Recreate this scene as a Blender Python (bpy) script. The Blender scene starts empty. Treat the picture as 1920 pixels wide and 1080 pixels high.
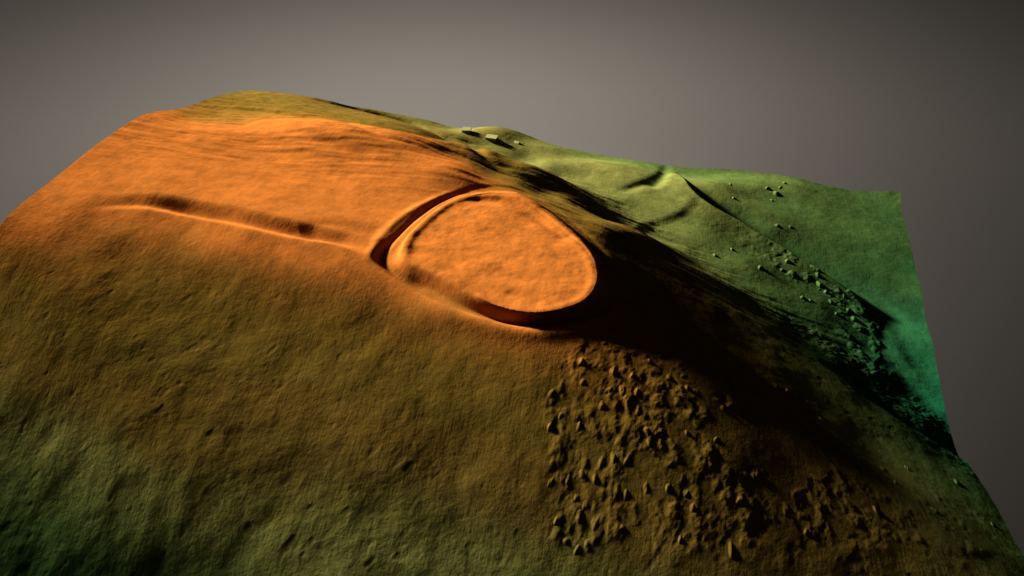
import bpy, math, json
import numpy as np
C = bpy.context.scene
# ---------------------------------------------------------------- camera
cam_data = bpy.data.cameras.new('camera')
cam = bpy.data.objects.new('camera', cam_data)
C.collection.objects.link(cam)
C.camera = cam
cam.location = (0, 0, 270)
cam.rotation_euler = (math.radians(90 - 36), 0, math.radians(11.897))
cam_data.sensor_fit = 'VERTICAL'
cam_data.sensor_height = 24
cam_data.lens = 12 / math.tan(math.radians(45 / 2))
cam_data.clip_start = 1
cam_data.clip_end = 8000
# ---------------------------------------------------------------- sky: grey backdrop, pale low ahead, vignette darkening put into its gradient
world = bpy.data.worlds.new('World')
C.world = world
world.use_nodes = True
nt = world.node_tree
nt.nodes.clear()
def wm(op, a, b=None, c=None, clamp=False):
    n = nt.nodes.new('ShaderNodeMath'); n.operation = op; n.use_clamp = clamp
    for i, v in enumerate((a, b, c)):
        if v is None: continue
        if isinstance(v, (int, float)): n.inputs[i].default_value = v
        else: nt.links.new(v, n.inputs[i])
    return n.outputs[0]
tc = nt.nodes.new('ShaderNodeTexCoord')
sp = nt.nodes.new('ShaderNodeSeparateXYZ')
nt.links.new(tc.outputs['Generated'], sp.inputs[0])
az = wm('ARCTAN2', sp.outputs[0], sp.outputs[1])
el = wm('ARCSINE', sp.outputs[2])
da = wm('ADD', az, 0.36)
de = wm('MAXIMUM', wm('ADD', el, 0.38), 0.0)
ex = wm('ADD', wm('MULTIPLY', wm('MULTIPLY', da, da), -2.6), wm('MULTIPLY', wm('MULTIPLY', de, de), -33.0))
lum = wm('ADD', wm("EXPONENT", ex), 0.045)
bg = nt.nodes.new('ShaderNodeBackground')
bg.inputs[0].default_value = (1.14, 1.0, 0.84, 1)
SKY = 0.054
nt.links.new(wm('MULTIPLY', lum, SKY), bg.inputs[1])
wo = nt.nodes.new('ShaderNodeOutputWorld')
nt.links.new(bg.outputs[0], wo.inputs[0])
# ---------------------------------------------------------------- sun, from beyond the hill on the left
SUN_AZ, SUN_EL = -61.5, 15.5          # azimuth from +Y, positive towards +X
sun_data = bpy.data.lights.new('sun', 'SUN')
sun_data.energy = 5.0
sun_data.angle = math.radians(4)
sun_data.color = (1.0, 0.97, 0.90)
sun = bpy.data.objects.new('sun', sun_data)
C.collection.objects.link(sun)
sun.rotation_euler = (math.radians(90 - SUN_EL), 0, math.radians(180 - SUN_AZ))
C.view_settings.view_transform = 'Standard'
C.view_settings.look = 'None'
C.view_settings.exposure = 2.08
C.view_settings.gamma = 1
C.render.film_transparent = False
# ---------------------------------------------------------------- heights shaped to give the slopes their shading, and site lines, metres
D = {
    'grid': [-338.0,80.0,14.0,42,35],
    'heights': [-17.1,-14.7,-12.3,-9.9,-7.8,-6.0,-4.6,-3.7,-3.4,-3.7,-4.4,-5.4,-6.2,-6.4,-5.4,-3.2,-0.0,3.7,7.3,10.0,11.7,12.5,12.7,12.8,13.1,14.0,15.4,17.5,20.1,23.0,25.9,28.7,31.0,32.7,33.6,33.7,32.8,31.2,28.9,26.0,22.7,19.2,-9.8,-7.2,-4.8,-2.4,-0.2,1.8,3.3,4.3,4.7,4.7,4.0,3.2,2.5,2.5,3.6,6.0,9.4,13.2,16.7,19.1,20.3,20.4,20.1,19.8,19.9,20.5,21.8,23.7,26.2,28.8,31.5,33.9,35.8,37.0,37.4,36.8,35.4,33.2,30.4,27.1,23.5,19.7,-2.4,0.2,2.7,5.2,7.5,9.5,11.2,12.3,12.7,12.8,12.3,11.7,11.3,11.6,12.9,15.5,19.1,22.9,26.3,28.2,28.7,28.1,27.3,26.7,26.6,27.1,28.3,30.1,32.4,34.8,37.2,39.2,40.7,41.3,41.1,39.9,37.8,35.1,31.7,28.0,24.0,19.9,5.0,7.6,10.1,12.7,15.1,17.2,19.0,20.1,20.3,20.2,20.0,20.1,20.5,21.4,23.3,26.2,29.7,33.1,35.8,36.9,36.6,35.3,34.0,33.4,33.4,34.0,35.2,36.8,39.0,41.2,43.1,44.7,45.6,45.7,44.7,42.8,40.0,36.6,32.7,28.4,24.1,19.6,12.4,15.0,17.6,20.2,22.6,24.9,26.7,28.0,27.9,27.6,28.0,29.1,30.8,33.1,36.3,39.7,42.3,43.9,44.3,43.8,42.6,41.3,40.4,40.3,40.6,41.5,42.8,44.4,46.3,48.2,49.4,50.3,50.6,49.9,48.1,45.3,41.8,37.6,33.1,28.4,23.6,18.8,20.0,22.5,25.1,27.7,30.3,32.5,34.1,35.0,35.2,36.1,37.7,40.0,42.8,46.0,48.9,50.8,51.4,51.0,49.8,48.4,47.5,47.0,47.2,47.9,48.9,50.2,51.9,53.4,54.9,56.1,56.1,56.0,55.4,53.8,50.9,47.2,42.8,37.8,32.7,27.5,22.4,17.3,27.8,30.2,32.8,35.5,38.3,40.5,42.0,42.9,44.3,46.6,49.3,52.3,55.2,57.3,58.3,58.1,57.0,55.7,54.5,53.8,53.9,54.5,55.4,56.6,58.1,59.9,61.5,63.2,63.9,63.7,63.1,61.9,59.7,56.6,52.4,47.8,42.7,37.0,31.4,25.9,20.4,15.1,36.1,38.3,40.7,43.6,46.8,49.5,51.2,52.9,55.4,58.2,60.9,63.3,64.5,64.6,63.6,62.3,61.1,60.4,60.1,60.6,61.5,62.7,64.3,65.9,67.5,69.2,70.7,71.3,70.8,69.8,67.8,64.6,60.8,56.3,51.8,46.8,41.2,35.0,29.0,23.3,17.8,12.3,45.1,47.0,49.1,52.0,55.8,58.9,60.9,63.5,66.4,69.0,70.7,71.1,70.3,69.0,67.5,66.3,65.9,66.2,67.1,68.5,70.0,71.4,73.0,74.9,76.6,77.9,78.4,77.4,75.9,73.1,69.1,64.6,60.1,55.0,49.9,44.0,37.8,31.5,25.8,20.1,14.5,8.9,55.1,56.4,58.1,60.7,65.4,68.8,71.5,74.7,76.8,77.7,77.1,75.5,73.8,72.3,71.5,71.6,72.5,73.7,75.2,76.8,78.0,79.9,82.0,83.6,84.8,84.7,83.4,81.1,77.8,73.3,68.4,63.8,57.7,52.5,46.2,40.0,33.6,27.8,22.3,16.7,10.9,5.2,66.2,67.2,68.4,70.9,76.2,80.1,82.7,84.0,83.6,81.8,79.9,78.3,77.4,77.1,77.7,78.9,80.3,81.9,83.5,84.7,86.5,88.6,90.4,91.0,90.1,88.4,85.5,82.2,77.5,71.4,66.3,61.0,53.7,47.5,42.0,36.1,30.4,25.0,19.1,13.1,7.2,1.4,78.0,79.1,80.5,84.2,89.0,90.3,90.2,88.8,86.2,84.0,83.1,82.6,82.8,83.9,85.3,86.7,88.7,90.8,91.4,92.9,95.4,96.2,95.7,94.5,92.3,89.2,85.6,81.5,76.3,69.9,63.3,56.6,50.0,43.1,38.2,32.8,27.7,22.1,15.9,9.4,3.2,-2.5,89.3,90.9,92.9,96.7,95.8,94.2,92.4,90.4,88.5,88.3,88.3,88.9,90.4,92.2,93.7,95.6,96.9,96.8,96.2,96.5,96.9,96.9,96.9,96.6,93.2,88.9,84.9,79.1,73.0,66.0,59.5,52.4,46.0,39.3,34.7,29.8,24.4,18.3,11.7,5.1,-0.9,-6.2,97.7,98.9,99.5,98.8,96.5,96.0,94.5,93.6,94.2,93.9,93.4,95.6,98.3,99.0,99.5,99.9,99.4,96.0,95.8,96.2,96.3,96.2,96.2,96.9,93.8,88.4,82.7,75.9,68.8,62.1,55.5,49.0,43.1,37.3,32.3,26.6,19.5,14.1,7.0,0.2,-4.8,-8.8,101.8,102.0,100.6,98.8,98.0,98.4,97.2,97.1,98.4,97.4,97.7,99.6,100.9,100.8,100.0,98.9,97.1,95.5,96.0,96.3,96.4,96.4,96.5,96.5,92.0,86.0,78.8,71.6,65.1,58.6,52.5,46.5,40.7,35.3,28.1,22.5,15.1,8.3,2.0,-3.8,-6.6,-9.0,102.5,101.7,100.2,99.5,99.4,99.3,98.9,99.0,99.6,99.0,99.7,99.9,99.4,98.6,97.8,96.9,96.0,95.8,96.2,96.4,96.8,97.2,97.0,95.5,89.9,82.2,75.1,68.4,61.9,55.9,49.8,44.0,38.2,31.4,24.1,17.2,11.9,3.6,0.2,-2.0,-3.4,-5.7,102.2,101.3,100.5,100.4,99.8,99.4,99.7,100.0,100.0,99.4,99.1,98.6,98.0,97.0,96.2,96.0,95.8,96.3,96.3,96.2,97.0,97.0,95.5,91.8,85.8,79.0,71.6,65.4,58.9,52.9,47.0,40.3,33.4,26.0,19.8,13.1,9.2,3.8,3.7,2.7,1.0,-1.7,102.4,101.7,101.5,101.1,100.6,100.1,100.1,100.0,99.6,98.7,98.1,97.0,96.6,95.9,95.9,96.5,96.6,96.7,95.9,95.0,96.1,95.5,92.2,87.0,81.7,74.9,68.4,62.0,56.1,49.8,42.7,35.9,29.3,23.7,17.4,12.6,6.5,6.1,6.0,5.2,3.1,0.9,103.2,102.5,102.0,101.3,100.6,99.9,99.6,99.2,98.2,97.1,96.6,96.3,96.2,96.2,96.6,97.7,97.8,97.9,96.7,94.2,94.3,92.8,87.9,82.4,80.0,71.1,65.6,59.1,52.4,45.4,38.6,33.0,25.9,21.2,15.5,13.3,9.3,8.0,7.0,6.8,5.0,2.9,104.0,103.1,102.2,101.2,100.3,99.6,99.1,98.1,96.7,95.9,95.4,96.3,97.7,98.2,98.7,99.5,99.9,100.9,99.1,94.4,91.3,87.6,83.1,78.2,76.1,69.1,60.8,55.4,49.8,42.7,34.8,29.7,23.7,19.8,16.8,13.0,11.3,8.7,9.8,9.7,7.2,4.9,104.5,103.5,102.3,100.9,99.7,99.1,98.8,97.8,96.3,96.3,97.8,99.9,101.2,101.7,102.0,101.6,99.6,97.7,95.7,88.5,86.9,80.3,77.0,72.2,68.3,67.5,59.4,51.3,43.9,38.0,32.2,27.5,23.9,21.4,17.9,14.4,12.8,13.1,12.4,10.2,7.8,6.2,104.1,103.0,101.8,99.8,97.6,96.6,96.4,96.3,97.6,100.3,102.4,104.5,105.3,105.2,104.2,101.9,97.5,91.3,88.6,82.2,81.2,71.9,71.2,64.1,57.4,56.2,51.9,46.1,38.5,33.2,29.4,27.7,25.5,22.5,18.4,15.7,13.8,12.0,9.8,10.0,9.2,8.1,102.3,101.0,99.6,96.8,93.6,92.8,93.1,93.9,96.1,99.1,101.2,102.5,102.7,101.9,100.8,98.9,95.1,89.1,84.7,78.4,75.4,68.7,68.1,60.6,51.8,47.3,41.9,38.7,34.5,33.5,33.6,29.7,25.1,21.8,18.8,16.0,14.3,12.3,12.2,13.8,12.8,11.0,98.9,97.1,94.9,91.8,89.2,89.0,90.0,91.3,93.2,95.2,96.4,96.7,95.7,93.8,91.8,90.7,89.7,87.6,85.1,78.3,77.2,72.3,64.6,58.0,50.9,45.2,40.7,38.1,37.6,35.1,31.9,28.6,25.1,22.2,20.0,18.0,16.6,16.5,16.9,16.1,14.3,12.5,94.7,92.6,90.1,87.4,86.0,86.2,87.3,88.6,89.7,90.4,90.4,89.6,87.8,84.9,81.8,80.7,82.2,83.2,82.0,74.8,73.4,68.2,60.4,53.0,45.8,40.8,39.2,38.6,38.4,35.5,31.7,28.7,26.1,23.7,21.8,20.6,19.2,18.0,16.5,15.1,14.0,13.0,90.7,88.6,86.4,84.4,83.6,84.0,85.0,85.9,86.1,85.6,84.6,83.4,81.6,78.6,75.2,72.9,73.8,73.4,68.2,63.8,62.3,57.7,52.7,47.6,44.6,41.3,41.5,41.7,39.1,35.5,31.9,29.7,27.9,25.9,24.0,22.5,20.1,17.8,16.1,15.8,15.1,13.9,87.0,85.4,83.8,82.4,81.8,82.1,82.9,83.4,82.7,81.5,80.3,79.2,77.5,74.9,71.1,66.7,66.0,64.9,58.1,54.0,52.5,47.4,45.9,43.2,43.2,44.3,43.7,41.4,38.3,35.6,33.4,32.2,30.4,27.9,26.0,22.7,20.3,19.4,18.6,17.8,16.4,14.9,83.3,82.3,81.3,80.4,79.9,80.0,80.3,80.2,78.6,77.2,76.6,75.9,74.0,71.6,67.9,61.5,57.9,56.3,51.3,48.2,49.6,44.3,43.3,45.3,46.5,45.4,43.4,41.9,39.1,37.9,35.8,33.7,31.3,28.1,25.6,23.4,22.6,21.8,20.5,18.8,16.8,15.3,79.5,78.8,78.2,77.7,77.3,77.0,76.6,75.5,73.4,72.1,71.9,71.2,68.9,66.4,63.0,56.9,51.5,50.8,47.8,44.1,47.6,48.1,47.5,46.8,46.1,43.9,41.9,42.1,41.7,39.1,35.0,31.8,29.2,27.6,26.5,25.5,24.7,23.0,20.9,18.6,16.7,16.0,75.2,74.7,74.3,74.0,73.7,73.3,72.3,70.7,68.6,67.0,65.9,64.2,61.7,59.7,57.5,55.1,50.3,49.3,49.2,47.5,46.4,43.7,45.0,45.4,44.3,41.6,39.1,38.6,38.9,38.0,34.8,31.5,30.0,29.8,29.0,27.8,25.4,22.7,20.4,18.7,18.3,18.5,70.7,70.3,70.0,69.9,69.7,69.1,68.0,66.3,64.3,62.3,60.5,58.2,55.7,53.8,51.8,53.0,54.4,53.2,49.3,47.6,47.1,42.0,39.1,38.8,38.7,37.3,34.9,33.0,31.9,32.4,33.4,34.0,33.8,33.3,30.3,27.3,24.3,21.9,21.1,21.9,22.9,23.7,66.1,65.8,65.6,65.6,65.5,65.0,64.0,62.4,60.5,58.7,56.9,55.2,53.4,51.3,47.4,48.2,52.1,53.4,49.9,44.5,40.6,38.6,36.8,34.7,34.1,33.5,32.2,30.7,30.5,31.5,31.5,32.0,32.4,31.9,28.8,26.1,23.9,24.4,26.3,28.5,29.9,30.8,61.7,61.5,61.4,61.4,61.3,61.0,60.1,58.9,57.4,56.0,54.8,53.9,53.1,51.8,47.3,46.2,48.6,49.6,46.9,41.7,37.2,36.0,36.1,34.9,33.4,32.6,32.6,33.3,35.9,38.6,38.1,35.9,33.5,31.7,29.2,28.0,28.9,31.4,33.8,35.7,37.2,38.3,57.4,57.3,57.3,57.3,57.3,57.1,56.5,55.6,54.6,53.7,53.1,52.7,52.3,51.0,47.8,46.0,46.3,46.0,43.6,39.7,36.2,35.0,35.1,34.7,34.0,33.8,34.6,36.6,39.6,42.1,41.9,39.7,36.7,34.3,32.6,32.6,34.7,37.8,40.5,42.6,44.3,45.7,53.2,53.2,53.2,53.3,53.4,53.3,53.0,52.5,52.0,51.6,51.4,51.3,51.0,49.8,47.4,45.4,44.4,43.2,40.9,37.8,35.2,34.2,34.3,34.5,34.6,35.2,36.9,39.5,42.7,45.0,45.0,43.1,40.3,38.0,36.9,37.7,40.2,43.6,46.7,49.2,51.2,52.8],
    'rim': [[-100.7,243.1],[-103.9,251.4],[-105.2,261.5],[-103.6,273.2],[-100.6,287.0],[-95.3,300.3],[-86.4,309.2],[-74.7,314.0],[-62.2,311.4],[-49.9,302.0],[-38.5,289.5],[-27.9,278.3],[-20.4,268.1],[-16.0,256.7],[-14.7,245.3],[-16.0,236.4],[-20.1,228.7],[-29.0,221.7],[-39.2,217.4],[-50.7,219.3],[-63.4,225.2],[-77.5,234.1],[-90.2,239.8]],
    'ditch': [[-114.0,244.8],[-113.6,253.4],[-111.1,268.5],[-106.9,287.0],[-99.9,305.6],[-89.0,318.8],[-78.1,328.3],[-65.8,338.4],[-49.7,326.9],[-36.0,312.1],[-23.1,297.5],[-14.3,282.1],[-9.2,264.1],[-7.8,250.5],[-10.0,236.5],[-18.2,224.7],[-30.6,219.2],[-43.5,217.0],[-57.5,219.4],[-72.3,223.1],[-88.9,230.9],[-103.7,237.1]],
    'bank': [[-117.5,242.5],[-119.0,256.5],[-117.4,273.5],[-111.9,289.9],[-103.4,303.5],[-92.6,316.1]],
    'dyke': [[-274.3,252.6],[-250.1,261.0],[-225.6,260.0],[-202.8,256.3],[-176.9,250.9],[-153.5,248.0],[-137.6,247.8],[-123.3,244.3],[-112.8,240.1]],
    'scarp': [[22.0,492.0],[29.7,459.4],[35.7,442.5],[49.5,428.4],[66.9,420.2],[80.3,409.3],[94.2,403.3],[102.5,395.2],[115.7,389.7],[127.7,381.7],[137.6,375.9],[143.7,362.0],[144.6,346.5],[141.2,330.4]],
    'scrub': [[-15.4,135.5],[-22.0,163.0],[-26.6,185.1],[-24.5,202.3],[-13.0,218.9],[0.9,237.4],[19.6,239.1],[50.8,215.7],[84.3,202.3],[118.8,211.0],[151.3,206.0],[141.6,172.6]],
    'foot': [[-220.1,493.1],[-166.8,476.3],[-121.1,460.3],[-97.6,444.9],[-76.6,436.2],[-56.9,431.6],[-37.6,426.4],[1.6,393.5],[19.3,380.8],[48.9,359.3],[67.5,346.3],[92.2,336.5],[105.8,332.2],[118.5,325.1],[133.4,322.0],[148.1,318.7],[158.1,305.6],[168.3,290.6]],
    'm_near': [[-24.7,189.0],[-19.7,182.5],[-23.1,178.5],[-15.3,202.2],[-7.9,213.8],[-13.4,194.7],[1.5,194.4],[-3.4,193.0],[-5.3,187.2],[3.8,190.5],[7.0,194.5],[1.1,220.0],[10.9,211.5],[17.5,218.0],[18.9,205.4],[23.9,220.3],[26.1,203.5],[29.4,203.1],[12.5,180.4],[16.8,181.5],[8.1,187.4],[-12.4,179.2],[26.4,183.3],[40.3,199.4],[24.0,209.1],[-2.5,201.1],[4.7,201.6],[2.8,175.4],[13.1,176.5],[18.3,177.1],[-2.9,168.9],[1.1,170.7],[6.0,169.8],[-19.8,161.2],[-13.3,162.3],[-9.0,164.4],[-4.4,163.5],[7.3,160.0],[4.0,160.2],[-9.8,158.0],[-15.8,150.2],[-8.0,152.8],[-4.0,145.0],[-11.3,145.7],[-6.8,143.3],[7.2,150.6],[-2.3,151.2],[14.2,162.8],[27.8,162.8],[35.3,173.0],[30.0,158.6],[26.8,149.5],[45.6,163.7],[43.5,148.0],[21.0,163.3],[-6.6,155.5],[-10.6,148.3],[11.0,250.0],[36.9,183.6],[52.1,175.2],[61.2,164.8],[67.9,159.0]],
    'm_slope': [[110.9,202.6],[107.8,209.7],[122.1,220.5],[146.9,226.9],[95.3,177.8],[153.5,205.8],[66.5,236.3],[71.9,237.8],[47.9,233.8],[85.5,226.4],[97.1,208.5],[123.4,194.0]],
    'm_valley': [[94.3,473.8],[97.2,481.7],[90.5,464.3],[88.3,479.1],[100.8,488.3],[61.7,473.7],[62.5,450.9],[91.0,429.1],[100.6,430.5]],
    'm_terrace': [[75.8,374.2],[89.8,379.4],[93.7,388.7],[112.3,374.4],[115.3,369.1],[117.6,360.3],[105.0,356.7],[126.8,369.4],[119.4,351.3],[129.5,351.6],[100.2,356.7],[111.9,383.4],[127.3,357.6],[48.4,376.6],[59.2,386.8]],
    'build': [[-137.9,485.4],[-116.7,479.3],[-98.1,481.5]],
    'l_gully': [[-278.0,492.5],[-244.9,498.4],[-216.3,493.8],[-188.3,488.9],[-159.9,468.2],[-141.4,460.9],[-100.7,382.4],[-79.2,376.1]],
    'l_slopegully': [[106.9,295.9],[123.5,281.8],[139.6,270.6],[160.5,265.6],[181.9,263.9]],
    'l_spur': [[14.8,244.5],[28.9,230.3],[43.9,213.8],[58.2,201.4],[68.5,184.5],[77.8,166.1]],
    'l_lobe': [[-7.4,334.0],[4.3,393.4],[19.4,406.4],[31.2,418.0],[35.9,435.7],[33.9,445.1]],
    'l_arc': [[-19.3,427.6],[-5.6,436.9],[5.5,450.3],[13.1,476.6],[15.7,507.7]],
    'l_arcb': [[3.4,438.8],[12.2,453.8],[16.7,486.6]],
    'l_track': [[-306.7,422.9],[-266.8,425.6],[-217.3,407.5],[-159.6,360.5],[-132.5,357.1]],
    'l_trackb': [[-277.3,389.7],[-222.7,362.5],[-180.4,345.8],[-149.7,333.7]],
    'l_pit': [[-48.5,230.2],[-42.4,228.2],[-37.5,226.4]],
    'l_swale': [[-81.5,306.7],[-64.8,307.4],[-45.4,291.5],[-33.2,281.3]],
    'l_swaleb': [[-95.5,252.1],[-77.3,250.2],[-57.8,240.4],[-39.0,241.0]],
    'l_bright_ridge': [[135.0,385.9],[146.2,373.8],[150.2,355.9],[150.1,334.9],[155.8,319.3],[163.8,304.2]],
    'l_ter1': [[-157.4,256.2],[-144.8,264.4],[-128.5,264.0],[-115.8,265.4]],
}
S = 100.0
# cubic B-spline surface over the shading-fitted grid of heights
GX0, GY0, GST, GNX, GNY = D['grid']
CC = np.array(D['heights'], float).reshape(GNY, GNX)
def bs(t): return [(1 - t) ** 3 / 6, (3 * t ** 3 - 6 * t ** 2 + 4) / 6, (-3 * t ** 3 + 3 * t ** 2 + 3 * t + 1) / 6, t ** 3 / 6]
def base(x, y):
    fx = (x - GX0) / GST; fy = (y - GY0) / GST
    ix = np.clip(np.floor(fx).astype(int), 0, GNX - 4); iy = np.clip(np.floor(fy).astype(int), 0, GNY - 4)
    tx = np.clip(fx - ix, -.5, 1.5); ty = np.clip(fy - iy, -.5, 1.5); z = 0
    for a, wx in enumerate(bs(tx)):
        for b, wy in enumerate(bs(ty)): z = z + wx * wy * CC[iy + b, ix + a]
    return z

def smooth_line(p, closed=False, n=3):
    p = np.array(p, float)
    for _ in range(n):                                   # Chaikin
        a = p; b = np.roll(p, -1, 0)
        if not closed: a, b = p[:-1], p[1:]
        q = np.empty((2 * len(a), 2)); q[0::2] = .75 * a + .25 * b; q[1::2] = .25 * a + .75 * b
        p = q if closed else np.vstack([p[:1], q, p[-1:]])
    return p
def line_sd(x, y, p, R, closed=False):
    """unsigned distance, sign (+ right of the line), position along it 0..1; only within R"""
    d = np.full(x.shape, float(R)); sg = np.ones(x.shape); u = np.zeros(x.shape)
    pts = np.vstack([p, p[:1]]) if closed else p
    m = (x > p[:, 0].min() - R) & (x < p[:, 0].max() + R) & (y > p[:, 1].min() - R) & (y < p[:, 1].max() + R)
    if not m.any(): return d, sg, u
    X, Y = x[m], y[m]; dd = np.full(X.shape, float(R)); ss = np.ones(X.shape); uu = np.zeros(X.shape)
    L = np.r_[0, np.cumsum(np.linalg.norm(np.diff(pts, axis=0), axis=1))]; T = L[-1]
    for i in range(len(pts) - 1):
        ax, ay = pts[i]; bx, by = pts[i + 1] - pts[i]; l2 = bx * bx + by * by + 1e-9
        t = np.clip(((X - ax) * bx + (Y - ay) * by) / l2, 0, 1)
        ex, ey = X - ax - t * bx, Y - ay - t * by; di = np.hypot(ex, ey); k = di < dd
        dd[k] = di[k]; ss[k] = np.sign(ex * by - ey * bx)[k]; uu[k] = ((L[i] + t * math.sqrt(l2)) / T)[k]
    d[m] = dd; sg[m] = ss; u[m] = uu
    return d, sg, u
def inside(x, y, p):
    r = np.zeros(x.shape, bool); n = len(p)
    for i in range(n):
        (x1, y1), (x2, y2) = p[i], p[(i + 1) % n]
        if y1 == y2: continue
        c = ((y1 > y) != (y2 > y)) & (x < (x2 - x1) * (y - y1) / (y2 - y1) + x1)
        r ^= c
    return r
def sm(t): t = np.clip(t, 0, 1); return t * t * (3 - 2 * t)
def g(d, w): return np.exp(-(d / w) ** 2)
_tab = np.random.default_rng(11).random((512, 512)) * 2 - 1
def vn(x, y, o=0):
    xi = np.floor(x).astype(int); yi = np.floor(y).astype(int); fx = x - xi; fy = y - yi
    fx = fx * fx * fx * (fx * (fx * 6 - 15) + 10); fy = fy * fy * fy * (fy * (fy * 6 - 15) + 10)
    a = (xi + o * 37) & 511; b = (xi + 1 + o * 37) & 511; c = (yi + o * 91) & 511; e = (yi + 1 + o * 91) & 511
    return (_tab[a, c] * (1 - fx) + _tab[b, c] * fx) * (1 - fy) + (_tab[a, e] * (1 - fx) + _tab[b, e] * fx) * fy
def fbm(x, y, s, octs=4, o=0, gain=.5):
    r = 0; a = 1; n = 0
    for k in range(octs):
        r = r + a * vn((x * .8 - y * .6) / s + 17.3 * k, (x * .6 + y * .8) / s + 5.1 * k, o + k); n += a; a *= gain; s *= .5
    return r / n

RIM = smooth_line(D['rim'], True); DITCH = smooth_line(D['ditch'], True)
L = {k: smooth_line(D[k]) for k in ('bank', 'dyke', 'scarp', 'foot')}
for k in D:
    if k.startswith('l_'): L[k[2:]] = smooth_line(D[k])
SCRUB = smooth_line(D['scrub'], True, 2)
FX0, FX1 = RIM[:, 0].min(), RIM[:, 0].max()

def terrain(x, y, want_zones=False):
    z = base(x, y)
    # --- broad unevenness
    z = z + fbm(x, y, 45, 3, 1) * 0.5
    # --- foot of the steep slope
    df, sf, uf = line_sd(x, y, L['foot'], 400)
    sfd = -df * sf                                        # + on the valley side
    steep = sm((20 - sfd) / 25)                           # 1 on the hill
    # --- hillfort
    dr, _, _ = line_sd(x, y, RIM, 60, True); dd, _, ud = line_sd(x, y, DITCH, 60, True)
    ir = inside(x, y, RIM); idt = inside(x, y, DITCH)
    cy = RIM[:, 1].mean()
    _, _, ur = line_sd(x, y, RIM, 60, True)
    seam = sm((ur - .93) / .07) * .5 + .5 * (1 - sm(ur / .05)) * (ur < .5)
    left = np.where(ur < .5, 1 - sm((ur - .17) / .10) - seam, seam)
    nearside = np.where(ur > .5, sm((ur - .56) / .10) * (1 - seam), seam)
    zd = z - 0.6 - 0.4 * left - 3.2 * nearside
    zp = 96.9 + 0.6 * sm(dr / 25) + fbm(x, y, 18, 4, 5) * 0.7 + 0.35 * g(dr - 1.5, 2.0) - 0.012 * (x - FX0) + 0.45 * left * g(dr, 2.4)
    d1, _, _ = line_sd(x, y, L['pit'], 30); zp = zp - 0.6 * g(d1, 3.0)
    d1, _, _ = line_sd(x, y, L['swale'], 30); zp = zp - 1.1 * g(d1, 4)
    d1, _, _ = line_sd(x, y, L['swaleb'], 30); zp = zp - 0.35 * g(d1, 4)
    t = dr / (dr + dd + 1e-6)
    s1 = sm(t * 1.30)
    s2 = 0.55 * sm(t / .35) + 0.45 * sm((t - .62) / .38)
    s = s1 * (1 - left) + s2 * left
    zw = zp * (1 - s) + zd * s
    zo = z + (zd - z) * g(dd, 3.0 - 1.2 * left) + 0.6 * g(dd - 7, 3.5) * nearside * np.where(ur > .5, sm((.93 - ur) / .1), 0)
    zf = np.where(ir, zp, np.where(idt, zw, zo))
    db, sb, ub = line_sd(x, y, L['bank'], 60)
    zf = zf + np.where(idt, 0, 0.8 * g(db, 2.6) * np.minimum(1, 4 * np.minimum(ub + .05, 1.05 - ub)))
    z = zf
    # --- cross dyke running away from the fort
    dk, sk, uk = line_sd(x, y, L['dyke'], 60); s_ = -dk * sk * 1.0
    e = sm(np.minimum(uk * 3, (.98 - uk) * 7)) * (dk < 59)
    fr = sm((dd - 2) / 6) if True else 1
    fr = np.where(idt, 0, fr)
    z = z + e * fr * (0.7 * np.where(s_ > 0, -1.2 - 3.6 * sm(s_ / 5.5) + 4.8 * sm((s_ - 4.5) / 10), -1.2 * (1 - sm(-s_ / 22))) + 0.35 * g(s_, 4))
    # --- river terrace scarp
    dc, sc, uc = line_sd(x, y, L['scarp'], 90); s_ = -dc * sc
    A = 2.2 + 5.0 * sm((uc - .1) / .25) * (1 - 0.7 * sm((uc - .62) / .3)); A = A * np.clip(np.minimum(uc / .08, (1.0 - uc) / .15), 0, 1)
    wdt = 1.7 + 8 * sm((uc - .6) / .35)
    z = z + A * (0.5 - sm((s_ + wdt) / (2 * wdt))) * np.exp(-np.maximum(dc - 3, 0) / 20.0) * sm((29 - dc) / 20)
    # --- gullies, spurs, tracks, small terraces
    def groove(k, a, w, ends=6):
        d, sgn, u = line_sd(x, y, L[k], 5 * w)
        return a * g(d, w) * np.minimum(1, ends * np.minimum(u, 1.0 - u))
    z = z - groove('gully', 4.0, 5) - groove('slopegully', 2.0, 6)
    z = z - groove('track', 1.6, 4) - groove('trackb', 1.2, 5) - groove('ter1', 0.8, 6) + groove('bright_ridge', .55, 5.5)  # last one: low ridge added so its sunward face makes a bright strip
    z = z - groove('arc', 1.0, 4) - groove('arcb', 1.6, 4)
    dl, sl, ul = line_sd(x, y, L['lobe'], 60); s_ = dl * sl
    z = z + 1.0 * (sm((s_ + 5) / 10) - .5) * -1 * np.exp(-dl / 18) * sm((34 - dl) / 18) * np.minimum(1, 6 * np.minimum(ul, 1 - ul))
    # --- fine relief
    fort = np.where(ir, 1.0, 0.0)
    valley = 1 - steep
    z = z + fbm(x, y, 7, 3, 9) * (0.06 + 0.05 * valley + 0.16 * steep * sm((y - 300) / 120))
    ds, _, _ = line_sd(x, y, SCRUB, 40, True); inn = inside(x, y, SCRUB)
    scr = sm((np.where(inn, ds, -ds) + 3) / 6)
    n1 = fbm(x, y, 9, 2, 21)
    clump = sm((n1 + fbm(x, y, 40, 2, 4) * .6 - .02) / .3)
    z = z + scr * clump * np.maximum(fbm(x * 1.4, y, 5.2, 4, 31, .5), -.3) * .36 * (1 - .45 * sm((x - 50) / 60))
    nearfl = (1 - scr) * sm((930 - z * 10) / 80) * steep
    z = z - nearfl * .06 * sm((fbm(x, y, 5, 2, 41) - .45) / .3)      # small hollows on the near flank
    z = z + nearfl * fbm(x, y, 14, 3, 45) * .2
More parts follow.
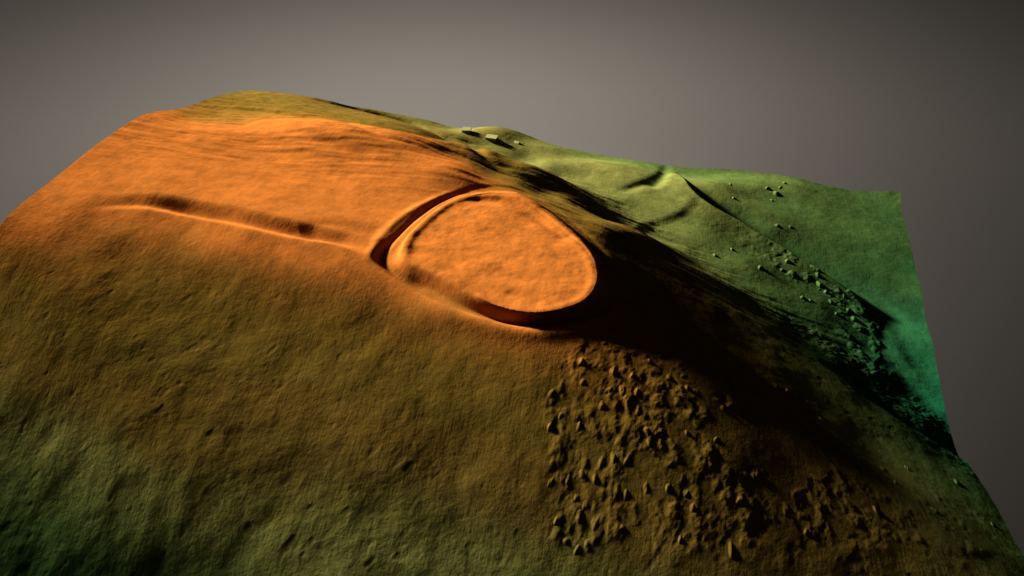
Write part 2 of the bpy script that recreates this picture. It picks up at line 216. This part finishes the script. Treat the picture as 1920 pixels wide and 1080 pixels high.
    sl2 = sm((25 - df) / 25) * 0 + sm((-sfd) / 10) * sm((x + 250) / 80)
    rough = sl2 * sm((90 - z) / 12) * sm((x - (-0.9 * (y - 470) - 60)) / 40)
    z = z + rough * fbm(x * .8, y, 3.6, 3, 51, .6) * (.40 + .30 * sm((300 - y) / 60))
    terr = sm((uc - .35) / .3) * sm((dc + 30) / 25) * sm((28 - dc) / 12) * (sc > 0)
    z = z + terr * np.maximum(fbm(x, y, 6, 3, 61), -.1) * .7
    z = z + steep * sm((y - 285) / 50) * (vn(x / 26 + y / 90, y / 4.2, 71) * .28 + vn(x / 13, y / 2.4, 72) * .12)   # plough-worn terracettes along the contour
    if not want_zones: return z
    zone = np.zeros(x.shape, int)
    zone[sfd > 0] = 1
    zone[(dc < 7) & (uc > 0) & (uc < 1) & (sfd > 0)] = 7
    dyk = (dk < 9) & (uk > .02) & (uk < .99); zone[dyk & (zone == 0)] = 6
    out_b = (~idt) & (dd < 10); zone[out_b] = 5
    zone[(~ir) & idt] = 3
    zone[dd < 3.2] = 4
    zone[ir] = 2
    return z, zone

# ---------------------------------------------------------------- material: colours by height above the valley
def make_mat(name, fine=1.0):
    m = bpy.data.materials.new(name); m.use_nodes = True; n = m.node_tree; N = n.nodes; Lk = n.links
    b = N['Principled BSDF']; b.inputs['Roughness'].default_value = .95; b.inputs['Specular IOR Level'].default_value = .0
    geo = N.new('ShaderNodeNewGeometry'); sep = N.new('ShaderNodeSeparateXYZ'); Lk.new(geo.outputs['Position'], sep.inputs[0])
    def noise(scale, det, vec=None, rough=.55):
        t = N.new('ShaderNodeTexNoise'); t.inputs['Scale'].default_value = scale; t.inputs['Detail'].default_value = det
        t.inputs['Roughness'].default_value = rough; Lk.new(vec or geo.outputs['Position'], t.inputs['Vector']); return t.outputs['Fac']
    def mth(op, a, c):
        q = N.new('ShaderNodeMath'); q.operation = op
        for i, v in enumerate((a, c)):
            if isinstance(v, (int, float)): q.inputs[i].default_value = v
            else: Lk.new(v, q.inputs[i])
        return q.outputs[0]
    nz = noise(.035, 5)
    hz = mth('ADD', sep.outputs[2], mth('MULTIPLY', mth('SUBTRACT', nz, .5), 9.0))
    fac = mth('DIVIDE', mth('ADD', hz, 10.0), 120.0)
    r = N.new('ShaderNodeValToRGB'); Lk.new(fac, r.inputs[0])
    r.color_ramp.interpolation = 'LINEAR'
    stops = STOPS
    while len(r.color_ramp.elements) < len(stops): r.color_ramp.elements.new(.5)
    for e, (h, c) in zip(r.color_ramp.elements, stops): e.position = (h * 100 + 10) / 120; e.color = (*c, 1)
    n2 = noise(.12, 6, None, .65)
    mx = N.new('ShaderNodeMix'); mx.data_type = 'RGBA'; mx.blend_type = 'MULTIPLY'; mx.inputs[0].default_value = 1
    cr = N.new('ShaderNodeValToRGB'); Lk.new(n2, cr.inputs[0]); cr.color_ramp.elements[0].position = .3; cr.color_ramp.elements[1].position = .7
    cr.color_ramp.elements[0].color = (.70, .72, .72, 1); cr.color_ramp.elements[1].color = (1.20, 1.17, 1.12, 1)
    Lk.new(r.outputs[0], mx.inputs[6]); Lk.new(cr.outputs[0], mx.inputs[7]); Lk.new(mx.outputs[2], b.inputs['Base Color'])
    # fine relief: grain plus faint survey rows running along y
    mp = N.new('ShaderNodeMapping'); mp.inputs['Scale'].default_value = (1.6, .12, .3); Lk.new(geo.outputs['Position'], mp.inputs['Vector'])
    rows = noise(.55, 3, mp.outputs[0]); grain = noise(.42, 5, None, .62)
    hh = mth('ADD', mth('MULTIPLY', rows, .3), mth('MULTIPLY', grain, 1.0))
    bp = N.new('ShaderNodeBump'); bp.inputs['Strength'].default_value = .9; bp.inputs['Distance'].default_value = 0.16 * fine
    Lk.new(hh, bp.inputs['Height']); Lk.new(bp.outputs[0], b.inputs['Normal'])
    return m
STOPS = [(-.05, (.006, .110, .052)), (.07, (.012, .110, .043)), (.18, (.034, .090, .024)), (.30, (.078, .126, .030)), (.40, (.145, .165, .037)),
         (.47, (.200, .190, .045)), (.58, (.160, .106, .020)), (.66, (.175, .101, .017)), (.74, (.165, .102, .016)), (.82, (.180, .098, .014)), (.89, (.255, .106, .016)), (.95, (.42, .121, .019)), (1.08, (.42, .121, .019))]  # elevation tint; brown mid stops also darkened to deepen the flank's shade
GROUND = make_mat('hypsometric_ground')

# ---------------------------------------------------------------- mesh helpers
def mesh_obj(name, co, faces, mat, normals=None, parent=None, loc=None, smooth=True):
    me = bpy.data.meshes.new(name)
    co = np.asarray(co, np.float32)
    if loc is not None: co = co - np.asarray(loc, np.float32)
    faces = np.asarray(faces, np.int32)
    me.vertices.add(len(co)); me.vertices.foreach_set('co', co.ravel())
    nf, k = faces.shape
    me.loops.add(nf * k); me.loops.foreach_set('vertex_index', faces.ravel())
    me.polygons.add(nf); me.polygons.foreach_set('loop_start', np.arange(0, nf * k, k, dtype=np.int32))
    try: me.polygons.foreach_set('loop_total', np.full(nf, k, np.int32))
    except Exception: pass
    me.update(calc_edges=True)
    if smooth: me.polygons.foreach_set('use_smooth', np.ones(nf, bool))
    me.materials.append(mat)
    if normals is not None: me.normals_split_custom_set_from_vertices(normals.tolist())
    o = bpy.data.objects.new(name, me); C.collection.objects.link(o)
    if parent is not None: o.parent = parent
    if loc is not None and parent is None: o.location = loc
    return o
def tag(o, label=None, cat=None, group=None, kind=None):
    for k, v in (('label', label), ('category', cat), ('group', group), ('kind', kind)):
        if v: o[k] = v
    return o
def thing(name, loc, label, cat, group=None):
    o = bpy.data.objects.new(name, None); C.collection.objects.link(o); o.location = loc
    return tag(o, label, cat, group)

# ---------------------------------------------------------------- the ground sheet, cut into its named areas
X0, X1, Y1 = -325.64, 185.24, 502.17; Y0 = 84.0
STEP = 0.5
ys = np.r_[np.arange(Y0, 104, 2.5), np.linspace(104, Y1, int((Y1 - 104) / STEP))]
uu_ = np.linspace(0, 1, int((X1 - X0) / STEP))
XL = X0 + (Y1 - ys) * 0.0786; XR = X1 - (Y1 - ys) * 0.0821
GX = XL[:, None] + (XR - XL)[:, None] * uu_[None]; GY = np.repeat(ys[:, None], len(uu_), 1)
Z, ZONE = terrain(GX, GY, True)
CO3 = np.stack([GX, GY, Z], -1)
NRM = np.cross(np.gradient(CO3, axis=1), np.gradient(CO3, axis=0)); NRM /= np.linalg.norm(NRM, axis=-1, keepdims=True)
ny, nx = Z.shape
q = (np.arange(ny - 1)[:, None] * nx + np.arange(nx - 1)[None]).ravel()
quads = np.stack([q, q + 1, q + nx + 1, q + nx], 1)
zc = ZONE[:-1, :-1].ravel()
CO = np.stack([GX.ravel(), GY.ravel(), Z.ravel()], 1); NR = NRM.reshape(-1, 3)
def zone_mesh(name, k, parent=None, origin=None):
    f = quads[zc == k]
    used = np.unique(f); idx = np.zeros(len(CO), np.int32); idx[used] = np.arange(len(used))
    return mesh_obj(name, CO[used], idx[f], GROUND, NR[used], parent, origin)
tag(zone_mesh('hillside', 0), 'orange to dark green hillside falling away round the fort', kind='structure')
tag(zone_mesh('valley_floor', 1), 'green valley floor right of the steep dark slope', kind='structure')
tag(zone_mesh('river_terrace_scarp', 7), 'thin dark scarp curving across the green valley floor', kind='structure')
fc = (float(RIM[:, 0].mean()), float(RIM[:, 1].mean()), 98.0)
fort = thing('hillfort', fc, 'oval hillfort earthwork with bright orange flat top ringed by a ditch', 'hillfort')
zone_mesh('enclosure', 2, fort, fc); zone_mesh('rampart', 3, fort, fc); zone_mesh('ditch', 4, fort, fc); zone_mesh('outer_bank', 5, fort, fc)
dc_ = L['dyke'].mean(0); dl = (float(dc_[0]), float(dc_[1]), 90.0)
dyke = zone_mesh('cross_dyke', 6, None, dl)
tag(dyke, 'long low bank and ditch running left from the hillfort to the hill edge', 'earthwork')
# skirt: the sheet is a slab with cut sides
def skirt():
    ring = np.r_[np.arange(nx), np.arange(1, ny) * nx + nx - 1, (ny - 1) * nx + np.arange(nx - 2, -1, -1), np.arange(ny - 2, 0, -1) * nx]
    top = CO[ring]; bot = top.copy(); bot[:, 2] -= 6.0; n = len(ring)
    co = np.vstack([top, bot]); i = np.arange(n); j = (i + 1) % n
    return mesh_obj('ground_edge', co, np.stack([i, i + n, j + n, j], 1), GROUND, smooth=False)
tag(skirt(), 'thin cut edge along the sides of the ground', kind='structure')

# ---------------------------------------------------------------- scrub mounds: lumpy hummocks standing on the ground
rng = np.random.default_rng(5)
def mound_mesh(seed, R, H, x, y, ax, ang):
    r_ = np.random.default_rng(seed); nr, na = 12, 30
    a = np.linspace(0, 2 * np.pi, na, endpoint=False)
    rad = 1 + sum(r_.uniform(.05, .14) * np.cos(k * a + r_.uniform(0, 6.3)) for k in (1, 2, 3))
    rr = np.r_[0, np.linspace(.09, 1, nr)]
    lx, ly, vr = [0.0], [0.0], [0.0]
    for q_ in rr[1:]:
        lx += list(q_ * rad * np.cos(a)); ly += list(q_ * rad * np.sin(a)); vr += [q_] * na
    lx = np.array(lx); ly = np.array(ly); vr = np.array(vr)
    h = np.zeros_like(lx)
    for _ in range(r_.integers(3, 6)):                     # several knuckles to one mound
        pr, pa, sg_ = r_.uniform(0, .55), r_.uniform(0, 6.3), r_.uniform(.20, .34)
        h = np.maximum(h, r_.uniform(.55, 1.1) * np.exp(-((lx - pr * np.cos(pa)) ** 2 + ((ly - pr * np.sin(pa)) * .8) ** 2) / (2 * sg_ ** 2))) * .6 + \
            .4 * (h + r_.uniform(.55, 1.1) * np.exp(-((lx - pr * np.cos(pa)) ** 2 + ((ly - pr * np.sin(pa)) * .8) ** 2) / (2 * sg_ ** 2)))
    h = H * h * (1 - vr ** 4)
    ux, uy = lx * R * ax, ly * R / ax
    vx = ux * math.cos(ang) - uy * math.sin(ang) + x; vy = ux * math.sin(ang) + uy * math.cos(ang) + y
    z = terrain(vx, vy) + h - 0.10 * vr
    f = []
    for k in range(na): f.append((0, 1 + k, 1 + (k + 1) % na, 1 + (k + 1) % na))
    f3 = [(0, 1 + k, 1 + (k + 1) % na) for k in range(na)]
    f4 = [(1 + i * na + k, 1 + (i + 1) * na + k, 1 + (i + 1) * na + (k + 1) % na, 1 + i * na + (k + 1) % na) for i in range(nr - 1) for k in range(na)]
    co = np.stack([vx, vy, z], 1)
    me = bpy.data.meshes.new('scrub_mound'); loc = (x, y, float(z[-na:].mean()))
    me.from_pydata((co - np.array(loc)).tolist(), [], f3 + f4); me.materials.append(GROUND)
    me.polygons.foreach_set('use_smooth', np.ones(len(me.polygons), bool)); me.update()
    o = bpy.data.objects.new('scrub_mound', me); C.collection.objects.link(o); o.location = loc
    return o
GR = {'near': (2.3, .17), 'slope': (2.4, .25), 'valley': (2.6, .4), 'terrace': (2.8, .45)}
CLUSTERS = {                                              # (first index, last index, label, group)
    'near': [(0, 8, 'low lumpy scrub mound high on the brown slope just below the ring ditch', 'mounds just below the ring ditch'),
             (9, 19, 'lumpy scrub mound at the upper right of the brown scrub patch, against the dark slope', 'mounds along the upper right of the scrub patch'),
             (20, 32, 'lumpy scrub mound in the middle of the brown scrub patch', 'mounds in the middle of the scrub patch'),
             (33, 46, 'lumpy scrub mound in the lower left of the scrub patch, olive brown', 'mounds in the lower left of the scrub patch'),
             (47, 56, 'olive scrub mound in the lower right of the scrub patch, near the bottom', 'mounds in the lower right of the scrub patch'),
             (57, 57, 'brown mound alone right of the ring, at the lip of the dark slope', None),
             (58, 61, 'faint mound on the dim lower slope right of the scrub patch', 'faint mounds right of the scrub patch')],
    'slope': [(0, 2, 'pale green mound in a tight trio low on the dark slope', 'trio of mounds low on the dark slope'),
              (3, 3, 'green mound nearest the right edge of the ground on the lower slope', None),
              (4, 5, 'dim olive mound near the bottom right of the hillside', 'mounds near the bottom right of the hillside'),
              (6, 8, 'small mound high in the dark band, below the green valley', 'mounds high in the dark band'),
              (9, 11, 'small mound in the lower part of the dark band', 'mounds in the lower dark band')],
    'valley': [(0, 4, 'small pale mound in the ragged cluster near the far edge of the valley floor', 'cluster of mounds near the far edge'),
               (5, 5, 'lone small mound nearer the head of the scarp, upper of two', None),
               (6, 6, 'lone small mound nearer the head of the scarp, lower of two', None),
               (7, 7, 'left mound of the pair in the open middle of the valley floor', None),
               (8, 8, 'right mound of the pair in the open middle of the valley floor', None)],
    'terrace': [(0, 2, 'rough green mound in the sparse group at the upper end of the terrace', 'mounds at the upper end of the terrace'),
                (3, 12, 'rough green mound crowded along the lower end of the curving scarp', 'mounds crowded along the scarp'),
                (13, 13, 'small mound alone on the terrace beside the dark band, left of two', None),
                (14, 14, 'small mound alone on the upper terrace, right of two', None)]}
sd = 0
for k, (R, H) in GR.items():
    for i_, (x, y) in enumerate(D['m_' + k]):
        sd += 1
        o = mound_mesh(sd, R * rng.uniform(.75, 1.35), H * rng.uniform(.6, 1.3), x, y, rng.uniform(.70, .95), rng.uniform(-.5, .3))
        for a_, b_, lab, grp in CLUSTERS[k]:
            if a_ <= i_ <= b_: tag(o, lab, 'scrub mound', grp)

# ---------------------------------------------------------------- far buildings: pale block-like barns
def plain(name, col):
    m = bpy.data.materials.new(name); m.use_nodes = True; N = m.node_tree.nodes; b = N['Principled BSDF']; b.inputs['Roughness'].default_value = .9
    t = N.new('ShaderNodeTexNoise'); t.inputs['Scale'].default_value = .9; t.inputs['Detail'].default_value = 4
    r = N.new('ShaderNodeValToRGB'); r.color_ramp.elements[0].color = tuple(c * .8 for c in col) + (1,); r.color_ramp.elements[1].color = tuple(c * 1.15 for c in col) + (1,)
    m.node_tree.links.new(t.outputs['Fac'], r.inputs[0]); m.node_tree.links.new(r.outputs[0], b.inputs['Base Color']); return m
ROOF = plain('pale_roof', (.30, .27, .065)); WALL = plain('building_wall', (.16, .14, .05))
def building(x, y, w, d, h, rz, label):
    z0 = float(terrain(np.array([[x]]), np.array([[y]]))[0, 0])
    root = thing('building', (x, y, z0 - 1.0), label, 'building', 'block buildings at the far edge'); root.rotation_euler.z = rz
    def prism(name, a, b, z1, z2, drop, mat, inset=0):
        co = []
        for zz, i in ((z1, 0), (z2, inset)):
            for sx, sy in ((-1, -1), (1, -1), (1, 1), (-1, 1)): co.append((sx * (a - i), sy * (b - i), zz + (drop * sy if zz == z2 else 0)))
        f = [(0, 1, 5, 4), (1, 2, 6, 5), (2, 3, 7, 6), (3, 0, 4, 7), (4, 5, 6, 7), (3, 2, 1, 0)]
        me = bpy.data.meshes.new(name); me.from_pydata(co, [], f); me.materials.append(mat); o = bpy.data.objects.new(name, me); C.collection.objects.link(o); o.parent = root
    prism('wall', w / 2, d / 2, 0, h, .0, WALL)
    prism('roof', w / 2 + .3, d / 2 + .3, h + .003, h + .9, .3, ROOF, .15)
BD = D['build']
building(*BD[0], 6.5, 5, 2.7, .10, 'smaller pale yellow block building at the far edge, nearer the hill')
building(*BD[1], 8.5, 5, 2.0, -.12, 'larger pale yellow block building at the far edge')
building(*BD[2], 4, 2.5, .5, -.2, 'low faint shed at the far edge right of the two pale blocks')
print('tris', sum(len(o.data.loops) - 2 * len(o.data.polygons) for o in C.objects if o.type == 'MESH'))
